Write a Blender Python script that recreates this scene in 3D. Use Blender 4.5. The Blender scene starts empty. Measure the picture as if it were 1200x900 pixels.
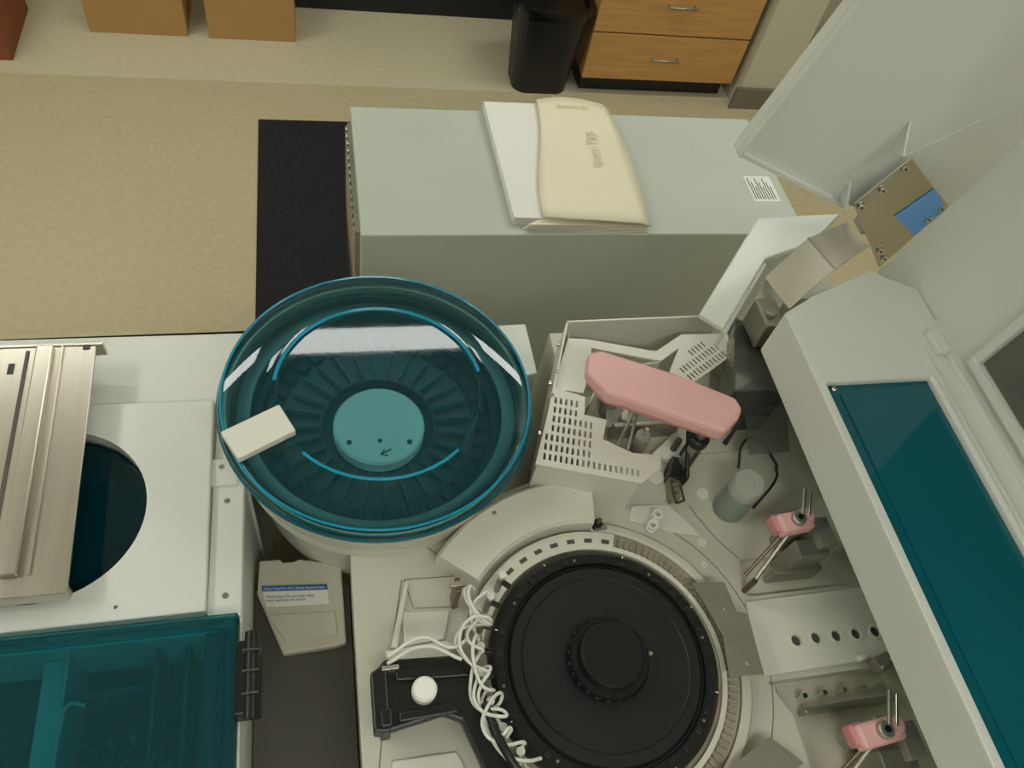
import bpy, bmesh, math, random
from mathutils import Vector, Matrix
random.seed(7)
sc=bpy.context.scene
sc.view_settings.view_transform='Standard'
COL=bpy.context.collection
# ------------------------------------------------------------ materials
def lin(c):
    return tuple(((v/255)/12.92 if v/255<=.04045 else ((v/255+.055)/1.055)**2.4) for v in c)
def mat(name,rgb,rough=.5,metal=0,noise=None,bump=None,spec=.5,coat=0):
    m=bpy.data.materials.new(name);m.use_nodes=True;nt=m.node_tree;b=nt.nodes['Principled BSDF']
    c=lin(rgb)
    b.inputs['Base Color'].default_value=(*c,1);b.inputs['Roughness'].default_value=rough;b.inputs['Metallic'].default_value=metal
    b.inputs['Specular IOR Level'].default_value=spec
    b.inputs['Coat Weight'].default_value=coat
    tc=nt.nodes.new('ShaderNodeTexCoord')
    if noise:
        sc_,amt=noise[0],noise[1];st=noise[2] if len(noise)>2 else (1,1,1)
        mp=nt.nodes.new('ShaderNodeMapping');mp.inputs['Scale'].default_value=st
        nt.links.new(tc.outputs['Object'],mp.inputs[0])
        n=nt.nodes.new('ShaderNodeTexNoise');n.inputs['Scale'].default_value=sc_;n.inputs['Detail'].default_value=5
        nt.links.new(mp.outputs[0],n.inputs['Vector'])
        r=nt.nodes.new('ShaderNodeValToRGB')
        r.color_ramp.elements[0].position=.3;r.color_ramp.elements[1].position=.7
        r.color_ramp.elements[0].color=(*[max(0,v*(1-amt)) for v in c],1)
        r.color_ramp.elements[1].color=(*[min(1,v*(1+amt)) for v in c],1)
        nt.links.new(n.outputs[0],r.inputs[0]);nt.links.new(r.outputs[0],b.inputs['Base Color'])
    if bump:
        n=nt.nodes.new('ShaderNodeTexNoise');n.inputs['Scale'].default_value=bump[0]
        bp=nt.nodes.new('ShaderNodeBump');bp.inputs['Strength'].default_value=bump[1];bp.inputs['Distance'].default_value=.002
        nt.links.new(tc.outputs['Object'],n.inputs['Vector']);nt.links.new(n.outputs[0],bp.inputs['Height']);nt.links.new(bp.outputs[0],b.inputs['Normal'])
    return m
def tinted(name,tr,df,mixd=.2,rough=.03,ior=1.45):
    m=bpy.data.materials.new(name);m.use_nodes=True;nt=m.node_tree;nt.nodes.clear()
    o=nt.nodes.new('ShaderNodeOutputMaterial');t=nt.nodes.new('ShaderNodeBsdfTransparent');t.inputs[0].default_value=(*tr,1)
    d=nt.nodes.new('ShaderNodeBsdfDiffuse');d.inputs[0].default_value=(*df,1)
    g=nt.nodes.new('ShaderNodeBsdfGlossy');g.inputs['Roughness'].default_value=rough;g.inputs[0].default_value=(1,1,1,1)
    f=nt.nodes.new('ShaderNodeFresnel');f.inputs[0].default_value=ior
    m1=nt.nodes.new('ShaderNodeMixShader');m1.inputs[0].default_value=mixd
    m2=nt.nodes.new('ShaderNodeMixShader')
    nt.links.new(t.outputs[0],m1.inputs[1]);nt.links.new(d.outputs[0],m1.inputs[2])
    nt.links.new(f.outputs[0],m2.inputs[0]);nt.links.new(m1.outputs[0],m2.inputs[1]);nt.links.new(g.outputs[0],m2.inputs[2])
    nt.links.new(m2.outputs[0],o.inputs[0]);return m
def emis(name,s,c=(.985,1,.94)):
    m=bpy.data.materials.new(name);m.use_nodes=True;nt=m.node_tree;nt.nodes.clear()
    e=nt.nodes.new('ShaderNodeEmission');e.inputs[0].default_value=(*c,1);e.inputs[1].default_value=s
    o=nt.nodes.new('ShaderNodeOutputMaterial');nt.links.new(e.outputs[0],o.inputs[0]);return m
WHITE=mat('white_painted_metal',(216,219,211),.38,noise=(3,.02))
CREAM=mat('cream_plastic',(202,200,183),.45,noise=(4,.03))
CREAM2=mat('cream_plastic_light',(222,221,207),.45,noise=(4,.02))
GROOVE=mat('seam_shadow_gap',(135,130,112),.8)
GREYBOX=mat('grey_cabinet_paint',(186,192,181),.5,noise=(5,.02))
STEEL=mat('brushed_steel',(200,194,180),.28,metal=.9,noise=(30,.12,(1,.05,1)))
STEELD=mat('dull_steel_sheet',(165,163,150),.38,metal=.7,noise=(20,.1))
HINGE=mat('satin_hinge_steel',(205,203,194),.22,metal=.9,noise=(14,.06))
CHROME=mat('polished_screw',(222,222,218),.2,metal=1)
BLACK=mat('black_plastic',(20,20,23),.38)
BLACKM=mat('black_matte_disc',(27,26,30),.42,noise=(15,.15))
DARK=mat('dark_grey_recess',(80,77,70),.55,noise=(6,.08))
MID=mat('mid_grey_plastic',(150,148,136),.5,noise=(6,.05))
DARKER=mat('dark_interior',(14,22,26),.6)
PINK=mat('pink_plastic',(234,182,178),.4,noise=(6,.03))
PINKD=mat('pink_plastic_dark',(205,140,138),.45)
TAN=mat('aged_tan_ring',(166,157,130),.5,noise=(25,.15))
BRASS=mat('brass_rod',(120,108,85),.35,metal=.8)
TUBE=mat('silicone_tubing',(220,220,210),.22)
SPOOL=mat('white_nylon',(236,236,228),.4)
TRAYM=mat('beige_tray_plastic',(196,192,172),.5)
BLUE=mat('blue_label_print',(45,95,160),.5)
BLUES=mat('blue_protective_film',(110,175,250),.22)
PAPER=mat('white_paper',(230,230,222),.7)
MANILA=mat('manila_envelope',(230,223,196),.7,noise=(5,.02))
INK=mat('pencil_ink',(212,203,172),.8)
INKD=mat('dark_print',(70,75,85),.8)
WOOD=mat('orange_oak_laminate',(198,150,88),.45,noise=(7,.12,(.6,1,9)))
CARD=mat('corrugated_cardboard',(182,142,88),.75,noise=(8,.06))
CARDR=mat('red_brown_cardboard',(140,75,45),.7,noise=(8,.1))
BIN=mat('black_bin_plastic',(24,25,26),.4)
BAG=mat('black_bin_bag',(14,14,15),.25,bump=(30,.8))
MAT=mat('black_ribbed_mat',(26,24,29),.9,noise=(60,.4),bump=(150,1))
WALLM=mat('painted_wall',(206,203,182),.7)
BASEM=mat('grey_cove_base',(120,116,100),.6)
CEIL=mat('ceiling_tile',(225,225,218),.8)
FINM=mat('reagent_slot_fins',(62,80,84),.5)
RAILM=mat('pale_sample_rail',(170,185,185),.5)
FLANGE=mat('grey_housing_flange',(120,134,134),.5)
CAPM=mat('white_cap',(246,248,246),.4)
BOTTLE=mat('grey_teal_bottle',(134,148,140),.35)
BOTCAP=mat('grey_bottle_cap',(172,175,166),.45)
WINDK=mat('dark_grey_window',(96,96,88),.25)
TEAL=tinted('teal_acrylic',(.56,.93,.97),(.005,.2,.25),.13)
TEALC=tinted('teal_acrylic_cover',(.36,.8,.84),(.005,.16,.2),.14)
TEALW=tinted('teal_acrylic_window',(.03,.34,.4),(.005,.21,.27),.48,.06)
TEALK=tinted('dark_teal_well_glass',(.1,.45,.5),(.003,.07,.1),.3,.08)
TEALR=mat('cyan_rim_glint',(20,150,185),.2)  # brighter rim colour, paints the highlights along the lid rings
TEALE=mat('deep_teal_rim',(8,90,104),.2)
SMOKE=tinted('smoke_acrylic',(.72,.73,.68),(.3,.3,.27),.3)
FLOOR=mat('vinyl_floor',(194,182,148),.42,noise=(45,.07))
FLOOR2=mat('vinyl_floor_border',(208,200,170),.42,noise=(45,.05))
LAMP=emis('fluorescent_diffuser',12.8)
# ------------------------------------------------------------ mesh helpers
cur=[None]
def G(name):
    e=bpy.data.objects.new(name,None);e.empty_display_size=.05;COL.objects.link(e);cur[0]=e;return e
def add(name,me,m,bev=0,seg=2,smooth=False,top=False):
    if m: me.materials.append(m)
    o=bpy.data.objects.new(name,me);COL.objects.link(o)
    if cur[0] and not top:o.parent=cur[0]
    if smooth:
        for p in me.polygons:p.use_smooth=True
    if bev:
        if bev>.05: bev/=1000
        b=o.modifiers.new('bevel','BEVEL');b.width=bev;b.segments=seg;b.limit_method='ANGLE';b.angle_limit=.6
    return o
def ext(name,pts3,vec,m,bev=0,top=False):
    bm=bmesh.new();vs=[bm.verts.new(p) for p in pts3];f=bm.faces.new(vs)
    r=bmesh.ops.extrude_face_region(bm,geom=[f]);v=[g for g in r['geom'] if isinstance(g,bmesh.types.BMVert)]
    bmesh.ops.translate(bm,verts=v,vec=vec);bmesh.ops.recalc_face_normals(bm,faces=bm.faces)
    me=bpy.data.meshes.new(name);bm.to_mesh(me);bm.free();return add(name,me,m,bev,top=top)
def prism(name,pts,z0,z1,m,bev=0,top=False):
    return ext(name,[(p[0]/1000,p[1]/1000,z0/1000) for p in pts],(0,0,(z1-z0)/1000),m,bev,top)
def box(name,x0,x1,y0,y1,z0,z1,m,bev=0,top=False):
    return prism(name,[(x0,y0),(x1,y0),(x1,y1),(x0,y1)],z0,z1,m,bev,top)
def rbox(name,cx,cy,w,d,ang,z0,z1,m,bev=0):
    a=math.radians(ang);c,s=math.cos(a),math.sin(a)
    return prism(name,[(cx+x*c-y*s,cy+x*s+y*c) for x,y in((-w/2,-d/2),(w/2,-d/2),(w/2,d/2),(-w/2,d/2))],z0,z1,m,bev)
def lathe(name,cx,cy,prof,m,seg=96,a0=0,a1=360,bev=0):
    bm=bmesh.new();full=abs(a1-a0)>=360;n=seg if full else seg+1;rings=[]
    for i in range(n):
        a=math.radians(a0+(a1-a0)*i/seg)
        rings.append([bm.verts.new(((cx+r*math.cos(a))/1000,(cy+r*math.sin(a))/1000,z/1000)) for r,z in prof])
    for i in range(n if full else n-1):
        A=rings[i];B=rings[(i+1)%n]
        for j in range(len(prof)-1): bm.faces.new((A[j],B[j],B[j+1],A[j+1]))
    if not full:
        bm.faces.new(rings[0]);bm.faces.new(list(reversed(rings[-1])))
    bmesh.ops.remove_doubles(bm,verts=bm.verts,dist=1e-6);bmesh.ops.recalc_face_normals(bm,faces=bm.faces)
    me=bpy.data.meshes.new(name);bm.to_mesh(me);bm.free();o=add(name,me,m,bev)
    for p in me.polygons:p.use_smooth=True
    e=o.modifiers.new('es','EDGE_SPLIT');e.split_angle=.6
    return o
def cyl(name,cx,cy,r,z0,z1,m,seg=40,bev=0):
    return lathe(name,cx,cy,[(0,z0),(r,z0),(r,z1-bev),(r-bev,z1),(0,z1)] if bev else [(0,z0),(r,z0),(r,z1),(0,z1)],m,seg)
def tube(name,paths,r,m,smooth=True,res=6):
    cu=bpy.data.curves.new(name,'CURVE');cu.dimensions='3D';cu.bevel_depth=r/1000;cu.bevel_resolution=3;cu.use_fill_caps=True;cu.resolution_u=res
    for pts in paths:
        if smooth:
            s=cu.splines.new('BEZIER');s.bezier_points.add(len(pts)-1)
            for b,p in zip(s.bezier_points,pts):
                b.co=Vector(p)/1000;b.handle_left_type=b.handle_right_type='AUTO'
        else:
            s=cu.splines.new('POLY');s.points.add(len(pts)-1)
            for b,p in zip(s.points,pts): b.co=(p[0]/1000,p[1]/1000,p[2]/1000,1)
    cu.materials.append(m);o=bpy.data.objects.new(name,cu);COL.objects.link(o)
    if cur[0]:o.parent=cur[0]
    return o
def rod(name,a,b,r,m): return tube(name,[[a,b]],r,m,False)
def screw(x,y,z,r=5):
    cyl('screw',x,y,r,z,z+2,CHROME,16,.8); rbox('screw_slot',x,y,r*1.3,r*.25,30,z+2,z+2.3,DARK)
def text(name,body,x,y,z,size,ang,m,flip=1):
    cu=bpy.data.curves.new(name,'FONT');cu.body=body;cu.size=size/1000;cu.extrude=.0001;cu.materials.append(m)
    o=bpy.data.objects.new(name,cu);COL.objects.link(o);o.location=(x/1000,y/1000,z/1000);o.rotation_euler=(0,0,math.radians(ang))
    if cur[0]:o.parent=cur[0]
    return o
def cut(o,boxes):
    bm=bmesh.new()
    for pts,z0,z1 in boxes:
        vs=[bm.verts.new((p[0]/1000,p[1]/1000,z0/1000)) for p in pts];f=bm.faces.new(vs)
        r=bmesh.ops.extrude_face_region(bm,geom=[f]);v=[g for g in r['geom'] if isinstance(g,bmesh.types.BMVert)]
        bmesh.ops.translate(bm,verts=v,vec=(0,0,(z1-z0)/1000))
    bmesh.ops.recalc_face_normals(bm,faces=bm.faces)
    me=bpy.data.meshes.new('c');bm.to_mesh(me);bm.free();c=bpy.data.objects.new('c',me);COL.objects.link(c)
    md=o.modifiers.new('b','BOOLEAN');md.object=c;md.operation='DIFFERENCE';md.solver='EXACT'
    bpy.context.view_layer.update()
    dg=bpy.context.evaluated_depsgraph_get();nm=bpy.data.meshes.new_from_object(o.evaluated_get(dg))
    o.modifiers.clear();o.data=nm;bpy.data.objects.remove(c)
def circ(cx,cy,r,n=64): return [(cx+r*math.cos(2*math.pi*i/n),cy+r*math.sin(2*math.pi*i/n)) for i in range(n)]
def arc(cx,cy,r,a0,a1,n=24): return [(cx+r*math.cos(math.radians(a0+(a1-a0)*i/n)),cy+r*math.sin(math.radians(a0+(a1-a0)*i/n))) for i in range(n+1)]
def slot(cx,cy,w,l,ang):
    a=math.radians(ang);c,s=math.cos(a),math.sin(a)
    return [(cx+x*c-y*s,cy+x*s+y*c) for x,y in((-w/2,-l/2),(w/2,-l/2),(w/2,l/2),(-w/2,l/2))]
# ------------------------------------------------------------ room
cur[0]=None
box('floor',-2600,3200,-1600,3142,-50,0,FLOOR)
box('floor_border',-2600,3200,3142,3860,-50,0,FLOOR2)
box('ceiling',-2600,3200,-1600,3860,2800,2850,CEIL)
box('wall_back',-2600,3200,3800,3860,0,2800,WALLM)
box('wall_left',-2660,-2600,-1600,3860,0,2800,WALLM)
box('wall_right',3200,3260,-1600,3860,0,2800,WALLM)
box('wall_front',-2600,3200,-1660,-1600,0,2800,WALLM)
box('wall_column',2000,2240,3090,3800,0,2800,WALLM)
box('baseboard_column',1975,2250,3072,3090,0,110,BASEM)
for i,(x,y,w,d) in enumerate([(190,2105,1220,120),(200,-700,1220,300),(-1700,700,300,1220),(2000,500,300,1220),(-1500,2600,1220,300),(1700,2500,1220,300)]):
    G('ceiling_light')
    box('housing',x-w/2-20,x+w/2+20,y-d/2-20,y+d/2+20,2770,2800,WHITE)
    box('diffuser',x-w/2,x+w/2,y-d/2,y+d/2,2762,2770,LAMP)
G('lab_counter')
box('toe_panel_shade',-100,1180,3740,3790,0,820,BLACK)  # black kick panel, its colour also paints the darkness under the counter
box('worktop',-2000,1180,3640,3790,850,890,GREYBOX)
box('pipe_red',250,1000,3725,3740,130,160,CARDR)
cur[0]=None
box('floor_mat',-235,1200,1150,2880,0,10,MAT,4)
def carton(x0,x1,y0,y1,z1,m):
    G('cardboard_box')
    box('body',x0,x1,y0,y1,0,z1,m,3)
    box('flap_front',x0+2,x1-2,y0+2,(y0+y1)/2-2,z1,z1+4,m);box('flap_back',x0+2,x1-2,(y0+y1)/2+2,y1-2,z1,z1+4,m)
    box('packing_tape',(x0+x1)/2-25,(x0+x1)/2+25,y0-1,y0,z1-80,z1,TAN)
carton(-944,-542,3455,3735,330,CARD);carton(-453,-75,3452,3732,330,CARD);carton(-1700,-1206,3225,3600,380,CARDR)
G('wooden_drawer_cabinet')
box('carcass',1212,1962,3150,3780,90,760,WOOD)
box('plinth',1225,1950,3190,3780,0,90,BLACK)
box('drawer_front_lower',1205,1966,3130,3150,98,322,WOOD,2)
box('drawer_front_upper',1205,1966,3130,3150,330,640,WOOD,2)
box('drawer_front_top',1205,1966,3130,3150,648,755,WOOD,2)
box('countertop',1205,1990,3100,3780,760,800,GREYBOX,3)
for zz in (215,470):
    tube('pull_handle',[[(1520,3130,zz),(1520,3105,zz),(1640,3105,zz),(1640,3130,zz)]],6,STEELD,False)
G('trash_bin')
def frustum(name,cx,cy,z0,z1,w0,d0,w1,d1,m,thick=6,r=.3):
    bm=bmesh.new()
    def ring(w,d,z):
        out=[];rr=min(w,d)*r
        for sx,sy,a in((1,1,0),(-1,1,90),(-1,-1,180),(1,-1,270)):
            for k in range(6):
                t=math.radians(a+k*18);out.append(bm.verts.new(((cx+sx*(w/2-rr)+rr*math.cos(t))/1000,(cy+sy*(d/2-rr)+rr*math.sin(t))/1000,z/1000)))
        return out
    R=[ring(w0,d0,z0),ring(w1,d1,z1),ring(w1+16,d1+16,z1),ring(w1+16,d1+16,z1+18),ring(w1-thick,d1-thick,z1+18),ring(w0-thick,d0-thick,z0+thick)]
    for A,B in zip(R[:-1],R[1:]):
        n=len(A)
        for i in range(n):bm.faces.new((A[i],A[(i+1)%n],B[(i+1)%n],B[i]))
    bm.faces.new(R[0]);bm.faces.new(R[-1]);bmesh.ops.recalc_face_normals(bm,faces=bm.faces)
    me=bpy.data.meshes.new(name);bm.to_mesh(me);bm.free();return add(name,me,m,0,smooth=False)
frustum('bin_shell',1026,3240,0,400,260,210,320,280,BIN)
frustum('bin_liner',1026,3240,375,405,324,284,332,290,BAG,30)
# ------------------------------------------------------------ grey cabinet with papers
G('grey_steel_cabinet')
box('body',95,1350,1459,1975,12,750,GREYBOX,4)
box('side_mesh_panel',84,95,1500,1940,40,720,STEELD)
for i in range(14):
    box('mesh_bar',78,84,1505+i*31,1520+i*31,60,722,CHROME,1)
box('foot_left',110,160,1480,1950,10,14,BLACK)
box('spec_label',1235,1320,1590,1700,750,751,PAPER)
for i in range(9): box('label_print',1242+i*8,1245+i*8,1600,1690-(i%3)*18,751,751.4,INKD)
G('paper_stack')
for i in range(6):
    o=random.uniform(-5,5)
    prism('sheet',[(482+o,1978),(690,1978+o),(700,1486+o),(492+o,1494)],751+i*5,753.5+i*5,PAPER)
for i in range(4):
    prism('lower_envelope',[(512+i*4,1480-i*3),(690,1560),(858+i*2,1560),(858,1454+i*3)],751+i*7,754+i*7,MANILA if i%2 else PAPER)
G('manila_envelope')
bm=bmesh.new()
cs=[((640,1980),(566,1486)),((700,1986),(636,1474)),((780,1980),(740,1466)),((862,1960),(862,1458))]
grid=[]
for i in range(13):
    t=i/12*3;k=min(2,int(t));f=t-k
    A=[cs[k][0][c]*(1-f)+cs[k+1][0][c]*f for c in(0,1)];B=[cs[k][1][c]*(1-f)+cs[k+1][1][c]*f for c in(0,1)]
    row=[]
    for j in range(13):
        s=j/12;z=787+8*math.sin(math.pi*i/12)*(1+.5*math.sin(5*s))-(10 if i==12 else 0)
        bx=A[0]*(1-s)+B[0]*s + (8*math.sin(2*math.pi*s) if i==0 else 0)+(14*math.sin(math.pi*s) if i==12 else 0)
        row.append(bm.verts.new((bx/1000,(A[1]*(1-s)+B[1]*s)/1000,z/1000)))
    grid.append(row)
for i in range(12):
    for j in range(12): bm.faces.new((grid[i][j],grid[i+1][j],grid[i+1][j+1],grid[i][j+1]))
me=bpy.data.meshes.new('env');bm.to_mesh(me);bm.free();o=add('envelope_sheet',me,MANILA,smooth=True)
s=o.modifiers.new('s','SOLIDIFY');s.thickness=.004
text('handwriting','Scan Pgs',775,1670,806,44,90,INK);text('handwriting_top','Records',690,1925,804,30,0,INK)
# ------------------------------------------------------------ left sample module
G('sample_loader_module')
pl=[(-900,-100),(-140,-100),(-140,640)]+list(arc(80,730,232,203,22,24))+[(388,840),(386,960),(-900,960)]
body=prism('deck_body',pl,60,1000,WHITE,4)
cut(body,[([(-860,-60),(-165,-60),(-165,405),(-860,405)],880,1010),(circ(-424,610,150),900,1010)])
p=prism('raised_panel',[(-900,428),(-189,433),(-192,801),(-900,806)],1000,1020,WHITE,3)
cut(p,[(circ(-424,610,142),990,1030)])
cyl('well_disc',-424,610,149,901,930,DARKER,64)
cyl('well_teal_cover',-424,610,141,985,990,TEALK,64)
for a in range(0,360,20):
    x=-424+105*math.cos(math.radians(a));y=610+105*math.sin(math.radians(a));cyl('sample_cup',x,y,13,930,955,FINM,20)
box('side_plate',-189,-141,425,690,1000,1006,WHITE,2)
box('plate_tab',-196,-150,640,690,1006,1010,WHITE,2)
box('panel_seam',-192,-188,425,805,1000,1003,GROOVE)
for x,y in((-176,674),(-166,614),(-164,458)): screw(x,y,1006 if y<640 else 1010)
screw(-310,452,1020,3)
G('steel_cover_plate')
prism('plate',[(-760,466),(-362,466),(-373,887),(-760,886)],1062,1068,STEEL,1)
box('folded_lip_left',-760,-362,887,893,1040,1070,STEEL,1)
prism('rail_raised',[(-452,490),(-425,490),(-434,886),(-460,886)],1068,1078,STEEL,3)
prism('rail_inner',[(-416,490),(-411,490),(-420,886),(-425,886)],1068,1072,STEEL,1)
prism('rail_groove',[(-468,490),(-462,490),(-470,880),(-476,880)],1068,1069,DARK)
box('bottom_lip',-760,-364,461,467,1040,1068,STEEL,1)
box('slot_mark',-497,-488,835,855,1068,1069,BLACK);box('notch',-392,-382,880,888,1068,1070,DARK)
for x,y in((-700,500),(-700,860),(-376,480),(-400,870)): cyl('standoff',x,y,7,1020,1063,STEELD,16)
G('teal_sample_cover')
box('top_sheet',-880,-142,-80,412,1036,1041,TEALC,1)
box('front_edge',-880,-142,412,418,1003,1041,TEALC,1);box('right_edge',-148,-142,-80,412,1003,1036,TEALC)
box('rim_strip',-880,-142,395,405,1041,1046,TEALC)
box('rim_strip_side',-165,-158,-80,395,1041,1044,TEALC)
box('right_border',-185,-142,-80,395,1030,1034,TEALE)
G('cover_hinge')
box('leaf',-146,-112,278,378,1000,1040,BLACK,3);tube('knuckle',[[(-122,270,1045),(-122,386,1045)]],9,BLACK,False)
for y in(300,330,358): box('knuckle_gap',-133,-111,y,y+2,1036,1056,DARK)
G('sample_rack_conveyor')
box('tray_floor',-860,-166,-60,404,881,886,DARKER)
box('guide_rail',-412,-378,-60,404,886,960,RAILM,2)
box('guide_edge',-376,-372,-60,404,886,985,RAILM,1)
box('guide_rail_back',-360,-280,350,362,886,945,FINM,2)
box('divider',-262,-256,-60,400,886,980,FINM,1);box('divider_far',-220,-214,-60,400,886,980,FINM,1)
for i in range(5):
    cyl('sample_cup',-350+i*30,250,11,886,950,FINM,20)
    cyl('sample_cup_mouth',-350+i*30,250,8,950,951,BLACK,16)
    cyl('rack_pin',-345+i*30,285,5,886,960,DARK,12);cyl('rack_bolt',-345+i*30,215,6,886,930,FINM,12)
for i in range(4): cyl('sample_tube',-480+i*2,300-i*40,12,886,935,FINM,16)
box('carriage_left',-560,-500,60,300,886,930,DARK,4);box('carriage_right',-330,-275,80,180,886,950,FINM,4)
tube('wire_bail',[[(-366,150,1000),(-366,310,1000),(-360,330,1000),(-340,326,1000)]],2.5,RAILM)
# ------------------------------------------------------------ gap and tray
G('machine_base_bridge')
box('bridge_plate',-139,18,-100,520,700,850,DARK,2)
G('bottle_replacement_tray')
t=prism('tray',[(-130,567),(-95,566),(-92,560),(-70,560),(-66,564),(6,546),(8,411),(-10,407),(-92,404),(-133,509)],851,868,TRAYM,3)
prism('raised_center',[(-118,470),(-8,465),(-5,425),(-85,420)],868,871,TRAYM,1.5)
prism('label',[(-126,521),(-19,513),(-17,478),(-118,484)],868,869.5,PAPER)
prism('label_header',[(-126,521),(-19,513),(-18.5,503),(-125,511)],869.5,870,BLUE)
text('label_title','Chips Used for HCL Bottle Replacement',-123,513,870.2,6,-4,PAPER)
text('label_text2','Please keep this set aside while\nwhen replacing the bottle',-119,499,870,6.2,-4,INKD)
# ------------------------------------------------------------ reagent carousel with lid
G('reagent_carousel_unit')
lathe('housing',80,730,[(205,851),(214,960),(228,1000),(246,1085),(250,1104),(240,1106),(236,1098),(232,1000),(0,1000)],CREAM2,128)
lathe('inner_floor',80,730,[(0,1003),(231,1003),(233,1095),(228,1095),(226,1006),(0,1006)],DARKER,96)
lathe('inner_flange',80,730,[(206,1072),(206,1078),(229,1078),(229,1072)],FLANGE,96)
lathe('inner_flange_step',80,730,[(192,1040),(192,1046),(207,1046),(207,1074)],DARKER,96)
lathe('tray_ring',80,730,[(95,1006),(95,1022),(190,1022),(190,1006)],BLACKM,96)
for i in range(28):
    a=2*math.pi*i/28
    rbox('slot_fin',80+128*math.cos(a),730+128*math.sin(a),58,2,math.degrees(a),1022,1034,FINM)
for i in range(36):
    a=2*math.pi*(i+.5)/36
    rbox('bottle',80+176*math.cos(a),730+176*math.sin(a),22,20,math.degrees(a),1022,1032,DARKER,2)
cyl('hub_cap',80,722,77,1010,1036,CAPM,64,4)
for x,y in((28,690),(128,684)): cyl('cap_screw',x,y,4.5,1036,1037.2,INKD,20)
cyl('cap_hole',79,690,4,1036,1036.8,INKD,16)
tube('cap_arrow',[[(96,672,1037),(78,663,1037)]],1.2,INKD,False);tube('cap_arrow_head',[[(85,672,1037),(78,663,1037),(90,660,1037)]],1.2,INKD,False)
G('teal_carousel_lid')
lathe('lid_shell',80,730,[(251,1106),(251.5,1116),(248,1124),(241,1129),(176,1131),(172,1135),(164,1135),(160,1131),(0,1131)],TEAL,128)
lathe('rim_band',80,730,[(253,1100),(254.5,1107),(251,1110),(249,1108),(249,1100)],TEALE,128)
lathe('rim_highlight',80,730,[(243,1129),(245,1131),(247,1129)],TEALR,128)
lathe('step_ring_glint',80,730,[(163,1135),(166,1138),(169,1135)],TEALR,128,8,172)  # partial bright arcs: highlights painted over the full deep teal ring
lathe('step_ring_glint_front',80,730,[(163,1135),(165.5,1137),(168,1135)],TEALR,128,222,312)
lathe('step_ring_base',80,730,[(160,1128),(161,1132),(163,1132),(164,1128)],TEALE,128)
G('lid_handle_block')
prism('block',[(-160,657),(-76,701),(-52,652),(-134,609)],1132,1146,CREAM2,2)
# ------------------------------------------------------------ main analyzer
G('chemistry_analyzer_body')
dk=prism('deck',[(20,-100),(20,512)]+list(arc(80,730,231,256,321,12))+[(300,600),(430,640),(430,935),(1150,935),(1150,-100)],60,1000,CREAM,4)
cut(dk,[(circ(385,288,218,96),955,1010),([(668,-60),(940,-60),(940,232),(645,232),(668,180)],972,1010),([(668,432),(655,380),(665,368),(930,368),(930,434)],985,1010)])
box('rear_column',960,1150,-100,770,1000,1238,WHITE,4)
lathe('arch_cover',385,288,[(223,1000),(223,1032),(228,1038),(296,1038),(302,1032),(302,1000)],CREAM2,40,82,141)
for a in (118,): screw(385+285*math.cos(math.radians(a)),288+285*math.sin(math.radians(a)),1038,4)
cyl('arch_boss',395,572,9,1038,1039,CREAM2,24)
lathe('raised_rim',385,288,[(218,990),(218,1012),(222,1015),(231,1015),(235,1010),(235,1000)],CREAM,60,-75,82)
z=1000.3
tube('seam_lines',[[(x,y,z) for x,y in arc(385,288,272,-60,66,24)],[(128,520,z),(170,480,z),(195,455,z),(200,430,z)],
 [(96,457,z),(60,300,z),(40,180,z)],[(668,434,z),(640,470,z),(615,520,z),(608,540,z)],
 [(100,457,z),(110,410,z),(180,405,z)],[(100,457,z),(180,455,z)]],.9,GROOVE,False)
hp=prism('hole_panel',[(650,359),(930,362),(930,244),(638,240)],1000,1006,CREAM2,2)
HX=((714,287),(750,287),(787,286),(823,285),(859,284.5))
cut(hp,[(circ(x,y,8.5,24),1001,1010) for x,y in HX])
for x,y in HX:
    lathe('hole_collar',x,y,[(8.5,1006),(9,1008),(12,1008),(12.5,1006)],CREAM2,24);cyl('hole_bottom',x,y,8.4,1001,1002,DARK,20)
prism('roller_plate',[(488,522),(500,548),(566,545),(590,515),(612,480),(560,492)],1000,1005,CREAM2,2)
for x,y in((538,522),(524,503)):
    lathe('white_spool',x,y,[(5,1005),(5,1018),(9.5,1018),(9.5,1014),(7.5,1013),(7.5,1008),(9.5,1007),(9.5,1005)],SPOOL,28)
box('spool_link',526,536,508,517,1007,1014,SPOOL,1)
prism('arm_cover_plate',[(70,320),(60,345),(150,350),(185,330),(170,300),(90,296)],1000,1022,CREAM2,4)
prism('deck_ridge',[(70,352),(100,452),(106,450),(80,350)],1000,1008,CREAM2,2)
prism('deck_pad',[(92,405),(90,352),(150,356),(165,400)],1000,1005,CREAM2,2)
prism('deck_pad2',[(60,200),(150,200),(165,160),(150,60),(50,60)],1000,1006,CREAM2,3)
cyl('deck_cap',560,600,16,1000,1004,CREAM2,24,1);cyl('deck_cap2',640,560,12,1000,1003,CREAM2,24,1)
cyl('deck_screw_cover',610,470,9,1000,1003,CREAM2,20,1);cyl('deck_screw_cover',600,430,7,1000,1003,CREAM2,20,1)
G('reaction_carousel')
lathe('ring_base',385,288,[(170,960),(170,1004),(186,1008),(216,1008),(216,960)],TAN,128)
lathe('cuvette_track',385,288,[(186,1008),(186,1013),(194,1013),(194,1008)],CREAM2,128)
lathe('upper_segment',385,288,[(184,1008),(184,1016),(215,1016),(215,1008)],CREAM2,40,72,150)
for i in range(9):
    a=math.radians(76+i*8.5);rbox('segment_slot',385+199*math.cos(a),288+199*math.sin(a),7,13,math.degrees(a),1016,1016.6,DARK)
for i in range(120):
    a=3*i
    if not 70<a<152: rbox('cuvette',385+204*math.cos(math.radians(a)),288+204*math.sin(math.radians(a)),14,3.5,a,1008,1013,MID)
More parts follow.
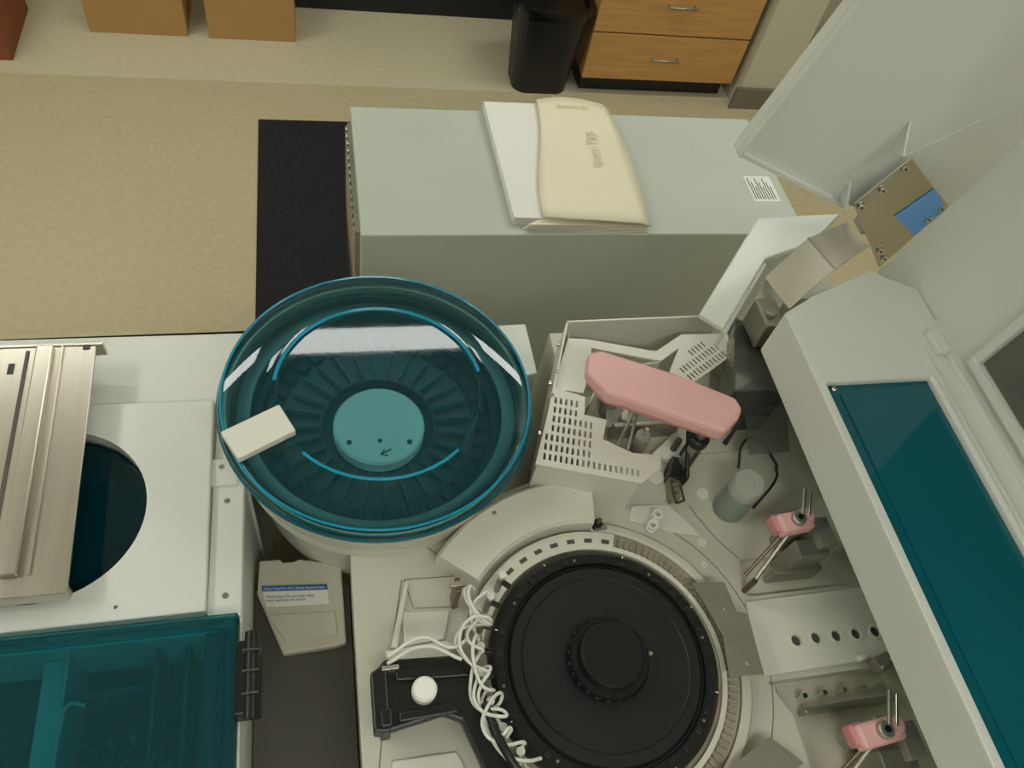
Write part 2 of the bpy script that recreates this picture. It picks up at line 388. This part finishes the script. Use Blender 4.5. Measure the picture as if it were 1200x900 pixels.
cyl('rotor_base',385,288,177,985,1024,BLACKM,128,3)
lathe('rotor_rim',385,288,[(152,1024),(154,1030),(169,1030),(175,1024)],BLACK,128)
for i in range(32):
    a=2*math.pi*i/32
    rbox('rim_notch',385+161*math.cos(a),288+161*math.sin(a),9,10,math.degrees(a),1030,1032.5,BLACKM,1)
    if i%4==0: cyl('rim_screw',385+161*math.cos(a+.1),288+161*math.sin(a+.1),2.2,1030,1032,STEELD,12)
    if i%4==2: rbox('rim_mark',385+171*math.cos(a),288+171*math.sin(a),5,1.5,math.degrees(a),1028,1030,PAPER)
lathe('rotor_plate',385,288,[(0,1030),(145,1030),(149,1026),(151,1022)],BLACKM,128)
lathe('plate_groove',385,288,[(128,1030),(129.5,1031.2),(131,1030)],BLACK,128)
lathe('hub',385,288,[(62,1030),(62,1044),(58,1050),(50,1050),(48,1066),(45,1069),(0,1069)],BLACK,64)
for i in range(24):
    a=2*math.pi*i/24; rbox('hub_grip',385+60*math.cos(a),288+60*math.sin(a),6,5,math.degrees(a),1031,1046,BLACK,1)
cyl('hub_pin',455,290,3.5,1030,1033,CHROME,12)
cyl('hub_center',385,288,5,1069,1070,BLACKM,16)
G('carousel_guard_plate')
prism('sheet',[(550,388),(606,385),(610,335),(626,330),(622,236),(565,240),(575,300),(562,350)],1038,1041,STEELD,.8)
for x,y in((604,345),(604,255)): cyl('post',x,y,5,1000,1038,STEELD,12)
for x,y in((592,340),(600,255)): screw(x,y,1041,3)
prism('lower_sheet',[(505,112),(600,150),(640,110),(560,80)],1034,1037,STEELD,.8);cyl('lower_post',600,120,5,1000,1034,STEELD,12)
G('wash_station_arm')
prism('arm_body',[(40,300),(56,318),(160,312),(186,288),(196,225),(222,150),(180,140),(152,225),(130,236),(44,222)],1055,1074,BLACK,4)
prism('arm_clamp',[(36,300),(36,225),(58,222),(58,312)],1045,1082,BLACK,3)
prism('arm_rib',[(70,300),(160,295),(170,280),(70,286)],1074,1080,BLACK,2)
prism('arm_rib2',[(70,245),(140,248),(150,235),(70,233)],1074,1080,BLACK,2)
cyl('arm_pillar',100,268,24,1000,1056,BLACK,32)
cyl('knob',106,268,17,1074,1092,SPOOL,40,3)
box('bracket',46,60,228,250,1000,1088,BLACK,2);box('steel_pin',52,75,300,306,1040,1086,STEELD,1)
prism('manifold_plate',[(150,330),(200,345),(205,230),(240,140),(205,130),(172,225)],1046,1052,STEELD,1)
tube('cable_black',[[(185,240,1085),(196,190,1095),(215,150,1090),(240,100,1080)]],6,BLACK)
G('silicone_tubing_bundle')
paths=[]
sp=[(180,400),(200,385),(200,350),(172,325),(188,295),(184,255),(198,235),(188,210),(215,180),(235,160)]
for k in range(4):
    pth=[];ph=random.uniform(0,6.28)
    for i in range(len(sp)*2-1):
        t=i/2;j=min(len(sp)-2,int(t));f=t-j
        x=sp[j][0]*(1-f)+sp[j+1][0]*f;y=sp[j][1]*(1-f)+sp[j+1][1]*f
        A=14;pth.append((x+A*math.cos(ph+i*1.4+k)+random.uniform(-5,5),y+A*math.sin(ph+i*1.4+k)+random.uniform(-5,5),1084+10*math.sin(i*.9+k)+k))
    paths.append(pth[ (k%3)*2: len(pth)-((k*2)%4) ])
tube('tubes',paths,2.5,TUBE)
tube('feed_tubes',[[(60,318,1085),(110,335,1095),(150,318,1090),(175,330,1085)],[(60,310,1080),(110,322,1098),(160,300,1092)]],2.6,TUBE)
for i in range(8):
    a=math.radians(138+i*11);cyl('nozzle',385+196*math.cos(a),288+196*math.sin(a),5,1018,1072,STEELD,12)
    cyl('nozzle_cap',385+196*math.cos(a),288+196*math.sin(a),6,1072,1080,TUBE,12)
    rbox('nozzle_holder',385+186*math.cos(a),288+186*math.sin(a),16,7,math.degrees(a),1052,1060,BLACK,1)
G('tube_support_bracket')
box('post',168,176,402,424,1000,1075,BRASS,1);box('clip',160,186,410,418,1066,1076,STEELD,1)
G('carousel_sensor_stud')
cyl('stud_base',424,510,8,1015,1030,BLACK,16,1);cyl('stud',424,510,4,1030,1042,BRASS,12);box('stud_arm',420,440,502,508,1016,1024,STEELD,1)
# ------------------------------------------------------------ perforated mixer cover
G('perforated_cover_box')
def wall(name,a,b,z0,z1,m,t=4):
    d=Vector((b[0]-a[0],b[1]-a[1])).normalized();n=Vector((-d.y,d.x))*t
    return prism(name,[a,b,(b[0]+n.x,b[1]+n.y),(a[0]+n.x,a[1]+n.y)],z0,z1,m,1)
wall('wall_side',(322,592),(432,882),1000,1100,CREAM2,-4)
wall('wall_rear',(432,882),(745,886),1000,1104,CREAM2,-4)
wall('wall_near',(322,592),(487,543),1000,1097,CREAM2,4)
wall('wall_far_end',(745,886),(745,805),1000,1100,CREAM2,-4)
poly=[(318,590),(378,735),(402,727),(430,714),(421,678),(458,665),(442,628),(487,598),(535,589),(528,565),(487,541)]
f=prism('near_grille',poly,1097,1101,CREAM2)
sl=[]
u=Vector((.96,-.28));v=Vector((.28,.96));o0=Vector((318,592))
def inpoly(p,poly):
    c=False;j=len(poly)-1
    for i in range(len(poly)):
        if (poly[i][1]>p[1])!=(poly[j][1]>p[1]) and p[0]<(poly[j][0]-poly[i][0])*(p[1]-poly[i][1])/(poly[j][1]-poly[i][1])+poly[i][0]: c=not c
        j=i
    return c
for r_ in range(7):
    for c_ in range(20):
        q=o0+u*(14+c_*9.2)+v*(16+r_*19)
        if r_>0 and c_>8 : continue
        if all(inpoly(q+dx*u+dy*v,poly) for dx in(-6,6) for dy in(-11,11)):
            sl.append((slot(q.x,q.y,4.2,13,-16.3),1090,1110))
cut(f,sl)
b=prism('rear_plate',[(440,870),(432,850),(467,846),(592,812),(655,850),(742,848),(742,800),(640,735),(600,757),(640,818),(596,790),(470,826),(455,770),(432,728),(405,735),(378,737)],1088,1092,CREAM2)
gp=[(600,757),(668,835),(742,843),(742,797),(640,735)]
g=prism('rear_grille',gp,1089,1093,CREAM2)
sl=[]
for r_ in range(4):
    for c_ in range(12):
        q=Vector((640,750))+Vector((.86,.5))*(c_*9)+Vector((-.5,.86))*(r_*19)
        if all(inpoly(q+Vector((.86,.5))*dx+Vector((-.5,.86))*dy,gp) for dx in(-5,5) for dy in(-10,10)): sl.append((slot(q.x,q.y,4,13,30),1080,1110))
cut(g,sl);cut(b,sl)
wall('inner_baffle',(455,770),(596,790),1010,1088,CREAM2)
box('inner_floor',440,740,640,880,1001,1004,TRAYM)
prism('foot_tab',[(560,640),(640,700),(690,690),(620,610)],1001,1016,CREAM2,2)
for x,y in((392,770),(372,722)): screw(x,y,1101,4)
for t_ in (.25,.6,.9): rod('side_screw',(322+110*t_-1,592+290*t_,1070),(322+110*t_-6,592+290*t_+2,1070),5,CHROME)
G('mixer_mechanism')
for i,(x,y,h) in enumerate([(500,740,1060),(520,700,1055),(560,740,1060),(600,700,1065),(540,660,1050)]):
    cyl('motor',x,y,14,1004,h,STEELD if i%2 else MID,24,2);cyl('shaft',x,y,3.5,h,h+20,CHROME,12)
box('mixer_frame',490,620,680,690,1004,1050,STEELD,2);box('mixer_board',560,660,760,772,1004,1070,CREAM2,2)
prism('mixer_shelf',[(480,690),(500,770),(590,780),(640,720),(600,690)],1030,1034,MID,1)
rod('rod_a',(470,620,1080),(540,720,1110),3,STEELD);rod('rod_b',(485,610,1090),(520,690,1120),3,STEELD)
G('pink_probe_arm')
prism('arm_cover',[(418,738),(440,742),(560,686),(648,634),(652,612),(641,596),(606,569),(462,641),(432,653),(406,699)],1172,1200,PINK,7)
prism('arm_underside',[(422,730),(560,678),(642,625),(640,603),(606,577),(462,648),(434,660),(413,700)],1162,1173,PINKD,2)
prism('end_edge',[(612,568),(655,604),(655,600),(618,562)],1168,1176,BLACK,1)
cyl('drive_shaft',608,612,8,1000,1165,STEELD,20);cyl('shaft_collar',608,612,18,1100,1118,BLACK,24,3)
cyl('probe_needle',432,694,2.5,1050,1165,CHROME,10)
rbox('shaft_block',592,602,22,44,-25,1000,1030,BLACK,3)
cyl('column_foot',600,600,22,1000,1012,BLACK,28,2)
G('probe_wash_chain')
for i in range(5): rbox('link',578+2*i,550+i*11,18,9,10,1000,1026,STEELD,1.5)
tube('loop',[[(572,534,1028),(588,538,1028),(590,575,1028),(574,579,1028),(572,534,1028)]],2.5,BRASS,False)
rod('pin',(600,575,1040),(605,640,1090),4,BLACK)
for k in range(3): cyl('dark_fastener',604+14*k,646-12*k,6,1000,1050,DARK,16,1)
G('reagent_bottle')
lathe('bottle_body',677,527,[(0,1001),(26,1001),(28,1004),(28,1070),(27,1074),(0,1074)],BOTTLE,40)
lathe('bottle_cap',677,527,[(27.5,1074),(27.5,1097),(25,1101),(10,1101),(9,1099),(0,1099)],BOTCAP,40)
def stirrer(x,y,s):
    G('pink_stirrer_unit')
    rbox('gear_body',x,y,60*s,34,5,1090,1116,PINK,6)
    rbox('pink_tab',x-26*s,y+2,22,30,5,1085,1108,PINKD,4);cyl('pink_bump',x+18*s,y+4,14,1090,1122,PINK,24,3)
    cyl('knob',x+2,y,12,1116,1126,STEELD,24,2);cyl('knob_dot',x+2,y,5,1126,1128,BLACK,12)
    rod('shaft_up',(x+8,y+4,1124),(x+30,y+48,1124),3.5,STEELD);rod('shaft_up2',(x+20,y+2,1122),(x+40,y+42,1122),2.5,CHROME)
    rod('shaft_down',(x-10,y-14,1090),(x-66,y-66,1040),4,STEELD);rod('shaft_down2',(x-22,y-14,1090),(x-80,y-56,1040),3,BRASS)
    cyl('tip',x-68,y-68,5,1000,1045,BRASS,12)
    box('mount',x+5,x+60,y-50,y-20,985,1080,STEELD,2);box('mount_foot',x-20,x+70,y-56,y-46,985,1030,STEELD,2)
    box('mount_wing',x+40,x+70,y-40,y+10,985,1095,MID,2)
    cyl('motor',x+25,y+10,16,985,1085,MID,24,2)
stirrer(725,447,1);stirrer(728,125,1.2)
G('valve_block')
rbox('block',838,232,30,24,15,1006,1030,STEELD,2)
for k in range(4): cyl('fitting',828+7*k,224+4*k,3,1030,1038,CHROME,12)
rbox('lug',812,246,14,10,15,1006,1020,CREAM2,2)
G('pump_assembly')
box('base',670,935,-50,228,972,974,TRAYM);box('rail',780,850,-20,40,974,1020,CREAM2,2);box('rail_top',690,860,180,188,974,1000,STEELD,2)
for k in range(5): cyl('stud',700+35*k,205,4,974,1000,CHROME,12)
G('probe_rinse_port')
cyl('ring_port',640,95,13,1000,1006,CREAM2,24,1);cyl('ring_hole',640,95,7,1006,1006.6,GROOVE,20)
box('grey_block',618,650,30,70,1000,1030,STEELD,2)
G('smoke_acrylic_shield')
prism('shield_a',[(690,690),(800,690),(860,800),(750,850)],1130,1134,SMOKE)
prism('shield_b',[(690,690),(694,690),(754,850),(750,850)],1000,1134,SMOKE)
box('shield_c',700,800,686,690,1000,1134,SMOKE)
prism('shield_d',[(720,600),(800,600),(820,670),(740,680)],1060,1063,SMOKE)
G('rear_wash_module')
box('module',770,900,700,780,1000,1040,MID,3);box('module_top',790,860,710,750,1040,1070,STEELD,2);cyl('module_port',740,740,16,1000,1050,MID,24,2)
rod('strut',(700,700,1005),(760,860,1125),4,STEELD)
G('signal_cable')
tube('cable',[[(720,600,1010),(735,640,1040),(770,640,1030),(800,600,1010)],[(720,520,1010),(770,560,1030),(800,600,1005)]],2.5,BLACK)
# ------------------------------------------------------------ hood
G('analyzer_hood')
h=prism('hood_shell',[(725,-100),(725,728),(790,762),(928,818),(950,800),(999,772),(999,-100)],1200,1300,WHITE)
cut(h,[([(740,-90),(928,-90),(928,588),(740,588)],1190,1310)])
b=h.modifiers.new('bevel','BEVEL');b.width=.004;b.segments=2;b.limit_method='ANGLE'
box('teal_window',742,926,-88,586,1284,1289,TEALW);box('teal_window_side',740,745,-88,586,1200,1290,TEALW)
box('teal_window_end',742,926,583,588,1200,1290,TEALW)
box('teal_frame',762,766,-88,570,1289,1292,TEALE)
box('ridge',934,940,-100,640,1300,1306,WHITE,1);box('ridge_far',975,981,-100,700,1300,1308,WHITE,1)
screw(748,575,1300,4);screw(965,650,1300,4)
box('latch_block',958,980,628,672,1300,1312,WHITE,2)
G('hood_rear_panel')
w=ext('panel',[(1.0,-.1,1.24),(1.0,.868,1.24),(1.0,.80,1.60),(1.0,.79,1.85),(1.0,-.1,1.85)],(.02,0,0),WHITE,.003)
ext('window_pane',[(.998,-.1,1.335),(.998,.585,1.335),(.998,.565,1.62),(.998,-.1,1.62)],(.001,0,0),WINDK)
box('window_sill',988,1000,-100,600,1318,1333,WHITE,1)
ext('window_jamb',[(.99,.588,1.32),(.99,.604,1.32),(.99,.584,1.63),(.99,.568,1.63)],(.01,0,0),WHITE,.001)
box('flange',985,1000,-100,700,1300,1304,WHITE,1)
G('raised_lid')
ext('lid_panel',[(.691,1.0,1.399),(.845,1.0,2.0),(1.5,1.0,2.0),(1.5,1.0,1.2),(.959,1.0,1.282)],(0,.02,0),WHITE,.003)
ext('lid_lip',[(.959,.99,1.282),(.691,.99,1.399),(.691,1.0,1.399),(.959,1.0,1.282)],(0,0,.008),WHITE)
ext('edge_lip',[(.691,.985,1.399),(.845,.985,2.0),(.848,1.0,2.0),(.694,1.0,1.399)],(.004,0,0),WHITE)
ext('pressed_rib',[(1.02,.997,1.40),(1.30,.997,1.62),(1.303,.997,1.614),(1.023,.997,1.394)],(0,.003,0),WHITE,.001)
G('hinge_bracket')
ext('hinge_plate',[(.947,.96,1.319),(1.0,.96,1.427),(1.154,.96,1.316),(1.106,.96,1.146)],(0,.004,0),HINGE,.002)
ext('blue_film',[(1.05,.958,1.292),(1.090,.958,1.360),(1.150,.958,1.310),(1.128,.958,1.240)],(0,.001,0),BLUES)
for x,zz in((1.0,1.405),(.965,1.315),(1.098,1.178),(1.139,1.312),(1.075,1.20),(1.13,1.285),(.985,1.355)):
    tube('bracket_screw',[[(x*1000,959,zz*1000),(x*1000,955,zz*1000)]],7,CHROME,False)
    tube('bracket_screw_recess',[[(x*1000,955,zz*1000),(x*1000,954,zz*1000)]],2.5,DARK,False)
ext('gusset_upper',[(.985,.965,1.425),(.985,1.0,1.475),(.985,1.0,1.41)],(.004,0,0),WHITE,.001)
ext('gusset_lower',[(.945,.965,1.30),(.945,1.0,1.34),(.945,1.0,1.30)],(.004,0,0),WHITE,.001)
box('spacer',1010,1100,964,1000,1240,1290,STEELD)
G('folded_hinge_arm')
ext('bracket_fold_right',[(.83,.89,1.30),(.927,.931,1.30),(.948,.871,1.30),(.85,.815,1.30)],(0,0,.004),STEEL,.001)
ext('bracket_fold_left',[(.83,.89,1.304),(.85,.815,1.304),(.80,.80,1.22),(.78,.875,1.22)],(.003,0,.003),HINGE,.001)
box('pivot_block',755,795,775,840,1140,1205,STEELD,4);cyl('pivot_pin',770,800,10,1205,1215,STEELD,20,2)
G('hood_side_support')
prism('side_panel',[(841,1051),(1033,1064),(940,985),(817,941),(674,777),(639,811)],1188,1200,WHITE,3)
box('support_leg',830,940,850,925,1000,1188,WHITE,3)
prism('side_flange',[(817,941),(674,777),(680,773),(823,937)],1150,1190,WHITE,1)
# ------------------------------------------------------------ world + camera
w=bpy.data.worlds.new('room_ambient');sc.world=w;w.use_nodes=True
w.node_tree.nodes['Background'].inputs[0].default_value=(.9,.92,.85,1);w.node_tree.nodes['Background'].inputs[1].default_value=.3
cd=bpy.data.cameras.new('camera');cam=bpy.data.objects.new('camera',cd);COL.objects.link(cam)
cd.sensor_width=36;cd.lens=27.9;cd.clip_start=.02
M=Matrix(((.9734,.0459,-.2245,0),(-.1651,.8197,-.5484,0),(.1585,.5709,.8056,2.2),(0,0,0,1)))
cam.matrix_world=M;sc.camera=cam
